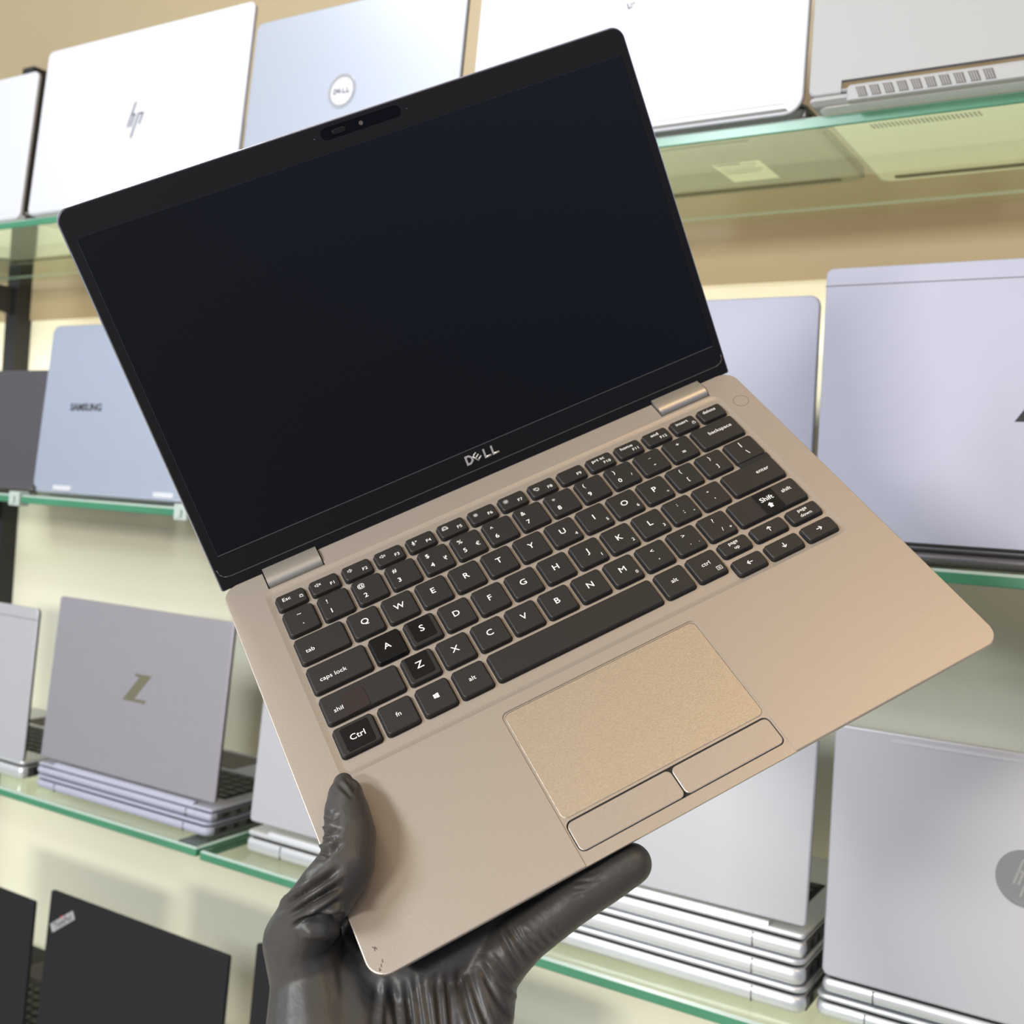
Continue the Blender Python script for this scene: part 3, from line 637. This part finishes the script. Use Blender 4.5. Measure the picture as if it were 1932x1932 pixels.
key(71.0+10*P-HW, X1, *row('z'), [('Shift', 4.4, 0.6, 1.6), ('shift', 3.5, 12.8, 1.6, KT+0.02)], icon=ic_up, sticker=(0.6, -0.2, 11.6, 14.2, 'sticker', -1))
# bottom row
key(X0, 41.6, *row('b'), [('Ctrl', 4.6, 0.2, -0.4)], sticker=(0.2, -0.3, 13.4, 12.6, 'sticker', 0))
key(44.2, 60.2, *row('b'), [('fn', 3.6, 0, 0)])
key(62.8, 78.8, *row('b'), icon=ic_win)
key(81.2, 97.0, *row('b'), [('alt', 3.6, 0, 0)])
key(99.5, 187.2, *row('b'))
key(189.6, 205.4, *row('b'), [('alt', 3.6, 0, 0)])
key(207.8, 223.6, *row('b'), [('ctrl', 3.6, 0, 0.6)], icon=ic_menu)
key(226.2, 242.6, 101.2, 110.0, [('page', 3.0, 0, 1.6), ('up', 3.0, 0.2, -1.8)])
key(245.2, 264.2, 101.2, 110.0, icon=ic_arrow(math.pi/2))
key(266.8, X1, 101.2, 110.0, [('page', 3.0, 0, 1.6), ('down', 3.0, 0.2, -1.8)])
key(226.2, 242.6, 88.2, 97.6, icon=ic_arrow(math.pi))
key(245.2, 264.2, 88.2, 97.6, icon=ic_arrow(-math.pi/2))
key(266.8, X1, 88.2, 97.6, icon=ic_arrow(0))

bx(GAP_AND_SHADE, 267.4, X1+0.3, YR['a']+HH-0.2, YR['q']-HH+0.2, -0.5, 0.9)
obj('key_openings_and_shade', GAP_AND_SHADE, 'gap', hero)
# screen lid
LID = basis((1, 0, 0), (0, -math.cos(PHI), math.sin(PHI)), (0, -math.sin(PHI), -math.cos(PHI)), (0, DD*K, 0))
bm = bmesh.new(); sl(bm, 0, -1.0, WD, LH, 7.0, [(1.4, -5.2), (0.3, -4.6), (0, -3.6), (0, -0.9), (0.25, -0.6)], 10, rb=0.001)
cover = obj('screen_cover', bm, 'alu_edge', hero, 50, matrix=LID)
bm = bmesh.new(); sl(bm, 0.7, -0.6, WD-0.7, LH-0.7, 6.4, [(0, -2), (0, -0.3), (0.5, 0)], 10, rb=0.001)
bezel = obj('screen_bezel', bm, 'bezel', cover)
bm = bmesh.new(); sl(bm, 5.2, 17.0, 300.2, 184.0, 0.8, [(0, -0.9), (0, 1)], 3); c = obj('c', bm, 'bezel', cover)
bm = bmesh.new(); sl(bm, 131.5, 190.0, 174.6, 196.0, 2.9, [(0, -0.35), (0, 1)], 8); c2 = obj('c', bm, 'bezel', cover)
c3 = []
for x in (128.0, 178.0):
    bm = bmesh.new(); disc(bm, x*K, 192.6*K, 0.35*K, -1*K, 1*K, 12); c3.append(obj('c', bm, 'bezel', cover))
bpy.context.view_layer.update(); cut(bezel, [c, c2]+c3)
bm = bmesh.new(); sl(bm, 5.3, 17.1, 300.1, 183.9, 0.7, [(0, -0.8), (0, -0.12)], 3); obj('display', bm, 'screen', cover)
bm = bmesh.new(); sl(bm, 131.6, 190.1, 174.5, 195.9, 2.8, [(0, -0.6), (0, -0.3)], 8); sh = obj('camera_window', bm, 'shutter', cover)
bm = bmesh.new(); sl(bm, 137.5, 191.6, 144.5, 194.2, 1.2, [(0, -0.3), (0, 0.1), (0.2, 0.2)], 4); obj('shutter_slider', bm, 'bezel', sh)
bm = bmesh.new(); disc(bm, 153.0*K, 193.0*K, 1.1*K, -0.3*K, -0.2*K, 24); obj('camera_lens', bm, 'trim', sh)
bm = bmesh.new(); stroke(bm, [(x*K, y*K) for x, y in ((5.4, 17.15), (300.0, 17.15))], 0.30*K, -0.2*K, 0.06*K)
stroke(bm, [(x*K, y*K) for x, y in ((2.0, 10.5), (2.6, 7.8), (4.2, 6.1), (7.0, 5.4), (298.7, 5.4), (301.5, 6.1), (303.1, 7.8), (303.7, 10.5))], 0.35*K, -0.2*K, 0.10*K)
obj('bezel_line', bm, 'trim', cover)
bm = bmesh.new(); dell_letters(bm, 141.9*K, 9.3*K, 5.2*K, 0, 0.12*K); obj('brand_lettering', bm, 'logo', cover)

# ------------------------------------------------------------------ gloved hand (same frame)
CAMP = np.array([24.1, -179.6, 428.6])
def capsule(bm, a, b, ra, rb, n=18):
    a, b = Vector(a), Vector(b); d = b-a; L = d.length
    q = d.to_track_quat('Z', 'X').to_matrix()
    rings = []
    for k in range(1, 6):
        t = math.pi/2*(1-k/5.0) ; rings.append((-ra*math.sin(t), ra*math.cos(t)))
    for k in range(0, 5):
        t = math.pi/2*k/5.0; rings.append((L+rb*math.sin(t), rb*math.cos(t)))
    vr = [[bm.verts.new(a+q@Vector((r*math.cos(2*math.pi*i/n), r*math.sin(2*math.pi*i/n), z))) for i in range(n)] for z, r in rings]
    for u, v in zip(vr, vr[1:]):
        for i in range(n): bm.faces.new((u[i], u[(i+1) % n], v[(i+1) % n], v[i]))
    s = bm.verts.new(a+q@Vector((0, 0, -ra))); e = bm.verts.new(a+q@Vector((0, 0, L+rb)))
    for i in range(n):
        bm.faces.new((s, vr[0][(i+1) % n], vr[0][i])); bm.faces.new((e, vr[-1][i], vr[-1][(i+1) % n]))
CH = [
 [(18.6, 79.2, 7.5, 4.6), (17.4, 73.0, 8.2, 7.6), (15.4, 65.7, 9.2, 9.4), (13.0, 53.5, 11, 10.7), (7.5, 42.5, 11.6, 11.4), (-3.6, 36.6, 10.5, 11.8), (-13.5, 37.0, -2, 13), (-21.4, 36.2, -15, 15)],
 [(-21.4, 36.2, -15, 15), (-22.5, 24.6, -27, 17.5), (-27.9, 5.0, -32, 22), (-32.0, -21.3, -36, 25), (-36, -50, -40, 25)],
 [(-16, 25, -30, 15), (-13, 10, -34, 18.5), (-17, -9, -36, 22), (-24, -36, -40, 25)],
 [(-22.0, 30.0, -29, 12), (-3.9, 6.9, -37, 17), (-6.4, -14.9, -40, 22), (-12.8, -36.1, -40, 26), (-24, -70, -44, 27)],
 [(17.0, -3.5, -37, 16), (12.4, -24.6, -40, 20), (0.8, -40.8, -40, 24), (-12, -72, -44, 25)],
 [(39.8, -6.2, -35, 13), (26.9, -22.2, -37, 15), (11.4, -41.4, -40, 20), (-4, -74, -44, 22)],
 [(40.8, -5.2, -34, 13), (51.0, -4.0, -28, 11.4), (60.8, -3.0, -24, 10.4), (82.1, -2.2, -18.5, 9.8), (101.0, -2.2, -15.5, 9.4), (111.0, -2.4, -14, 8.6)],
 [(-8, 14, -34, 15), (18, 6, -33, 14), (42, 6, -31, 12.5), (62, 10, -28, 10.5)],
 [(-12, 28, -36, 12), (4, 52, -30, 10), (18, 80, -26.5, 9.2), (30, 104, -25, 8.2)],
 [(4, 14, -37, 13), (30, 44, -30, 10), (52, 74, -26.5, 9.4), (66, 96, -25, 8.4)],
 [(22, 2, -37, 13), (56, 22, -29, 10), (84, 42, -26, 9.2), (102, 56, -25, 8.2)],
]
bm = bmesh.new()
for ch in CH:
    for a, b in zip(ch, ch[1:]): capsule(bm, a[:3], b[:3], a[3], b[3])
me = bpy.data.meshes.new('h'); bm.to_mesh(me); bm.free()
ho = bpy.data.objects.new('h', me); COL.objects.link(ho)
md = ho.modifiers.new('r', 'REMESH'); md.mode = 'VOXEL'; md.voxel_size = 0.75; md.use_smooth_shade = True
md = ho.modifiers.new('s', 'SMOOTH'); md.iterations = 22; md.factor = 0.5
bpy.context.view_layer.update(); dg = bpy.context.evaluated_depsgraph_get()
hm = bpy.data.meshes.new_from_object(ho.evaluated_get(dg)); bpy.data.objects.remove(ho)
# folds of the thin rubber: creases and ridges pressed into the surface
CR = [  # polyline on the deck plane as seen from above, depth, width
 ([(16.6, 85.4), (18.2, 80.5), (19.6, 75.5)], -0.8, 1.0), ([(20.1, 85.6), (21.0, 81.2), (21.3, 76.7)], -0.8, 0.9), ([(21.9, 84.9), (22.5, 81.4), (22.7, 77.9)], -0.6, 0.8),
 ([(6.5, 74.6), (8.3, 73.0), (10.9, 73.5)], -0.9, 0.9), ([(5.1, 70.8), (8.2, 70.9), (11.8, 70.8)], -1.2, 1.0), ([(2.7, 66.5), (5.5, 65.2), (10.0, 64.5)], -1.6, 1.1),
 ([(-0.2, 63.6), (3.6, 62.5), (8.6, 61.8)], -1.2, 0.9), ([(-2.0, 59.9), (2.2, 57.1), (7.6, 57.9)], -1.6, 1.1), ([(-4.6, 57.8), (-0.2, 55.8), (5.7, 56.6)], -1.0, 0.9),
 ([(1.5, 69.0), (5.5, 68.2), (9.5, 68.0)], 0.9, 1.0), ([(-1.5, 61.8), (3.0, 60.4), (8.0, 60.0)], 1.0, 1.0),
 ([(-22.8, 44.1), (-13.3, 45.6), (-3.3, 46.9), (3.7, 48.5)], -1.9, 1.7), ([(-20.6, 40.4), (-10.2, 41.4), (1.3, 41.8)], -1.9, 1.7), ([(-18.9, 35.4), (-9.8, 35.8), (-0.7, 36.1)], -1.4, 1.3), ([(-23.5, 48.8), (-13.7, 51.2), (-4.0, 52.8)], -1.1, 1.3),
 ([(-22, 42.4), (-11, 43.6), (2, 45)], 1.3, 1.3), ([(-21, 38.0), (-10, 38.8), (1, 39)], 1.2, 1.2), ([(-24, 46.6), (-13, 48.4), (-3, 50)], 1.0, 1.1),
 ([(-16.1, 36.0), (-10.9, 32.6), (-4.8, 29.7), (-2.3, 28.5)], -5.5, 2.3), ([(-10.3, 22.9), (-7.7, 24.2)], -0.9, 0.8), ([(-8.4, 20.9), (-5.0, 23.0)], -0.9, 0.8), ([(-2.7, 28.0), (-3.9, 24.7), (-5.6, 22.6)], -0.9, 0.9),
 ([(4.3, -1.3), (0.8, -8.0), (-3.0, -15.4)], 1.6, 1.5), ([(6.4, -3.9), (2.6, -18.5)], -1.7, 1.3), ([(11.2, -6.0), (6.8, -21.8)], -1.3, 1.0), ([(14.6, -6.2), (10.1, -23.6)], -1.5, 1.1),
 ([(17.1, -8.0), (13.0, -25.2)], -1.2, 1.0), ([(22.2, -9.8), (16.4, -27.0)], -1.7, 1.2), ([(25.5, -11.5), (19.9, -28.9)], -1.4, 1.1), ([(30.1, -12.0), (27.7, -24.9), (27.3, -33.0)], -1.9, 1.3),
 ([(33.3, -15.1), (32.1, -27.3), (32.4, -35.8)], -1.3, 1.1), ([(38.5, -13.6), (38.8, -24.7), (39.4, -32.4)], -1.4, 1.1), ([(41.0, -12.4), (43.0, -22.7), (46.2, -31.9)], 0.9, 0.8), ([(44.0, -12.4), (46.0, -22.7), (49.2, -31.9)], -1.2, 1.0),
 ([(53.8, -5.1), (55.2, -13.9), (56.1, -21.2)], -1.2, 1.0), ([(56.5, -6.7), (57.4, -14.0), (59.6, -19.7)], -1.2, 0.9), ([(58.8, -9.1), (60.1, -15.5), (62.8, -19.3)], -0.9, 0.8), ([(50.7, -6.9), (50.8, -16.0), (51.7, -23.1)], -1.3, 1.1), ([(64, -14), (65.5, -20)], -0.7, 0.7), ([(68, -15), (69, -19.5)], -0.5, 0.6),
 ([(90.2, -0.8), (95.9, -1.5), (100.6, -1.7)], -0.5, 0.7), ([(85.1, -3.6), (91.8, -6.7), (96.2, -7.4)], -0.6, 0.7), ([(82.9, -5.5), (87.7, -7.5), (92.1, -8.3)], -0.5, 0.6), ([(81.5, -8.1), (85.3, -9.8)], -0.4, 0.6),
]
n = len(hm.vertices); co = np.empty(n*3); hm.vertices.foreach_get('co', co); co = co.reshape(-1, 3)
no = np.empty(n*3); hm.vertices.foreach_get('normal', no); no = no.reshape(-1, 3)
ray = co-CAMP; tt = -CAMP[2]/ray[:, 2]; uv = CAMP[:2]+ray[:, :2]*tt[:, None]
front = np.clip(-(no*ray/np.linalg.norm(ray, axis=1)[:, None]).sum(1)*3+0.2, 0, 1)
disp = np.zeros(n)
for pts, dep, wd in CR:
    pts = np.array(pts, float)
    if pts[0, 1] < 0 and 2 < pts[0, 0] < 46: pts[-1] += (pts[-1]-pts[0])*0.8   # palm folds run on towards the wrist
    if pts[0, 1] > 30: dep = dep*1.35
    best = np.full(n, 1e9); par = np.zeros(n); tot = len(pts)-1
    for i, (a, b) in enumerate(zip(pts, pts[1:])):
        d = b-a; L2 = d@d; t = ((uv-a)@d)/L2; tcl = np.clip(t, 0, 1)
        dist = np.hypot(*(uv-(a+tcl[:, None]*d)).T); sel = dist < best; best[sel] = dist[sel]; par[sel] = (i+tcl[sel])/tot
    fade = np.clip(np.sin(np.pi*np.clip(par*0.9+0.05, 0, 1))*1.4, 0, 1)
    dep = dep*0.8; disp += dep*np.exp(-(best/wd)**2)*fade - 0.35*dep*np.exp(-((best-1.9*wd)/wd)**2)*fade
co2 = co+no*(disp*front)[:, None]
hm.vertices.foreach_set('co', (co2*K).ravel()); hm.update()
hm.materials.clear(); hm.materials.append(M['glove'])
hm.polygons.foreach_set('use_smooth', [True]*len(hm.polygons))
hm.name = 'gloved_hand'
hand = bpy.data.objects.new('gloved_hand', hm); COL.objects.link(hand); hand.matrix_world = LAP
tag(hand, "person's hand in a wrinkled black rubber glove gripping the laptop by its front left corner", 'hand')
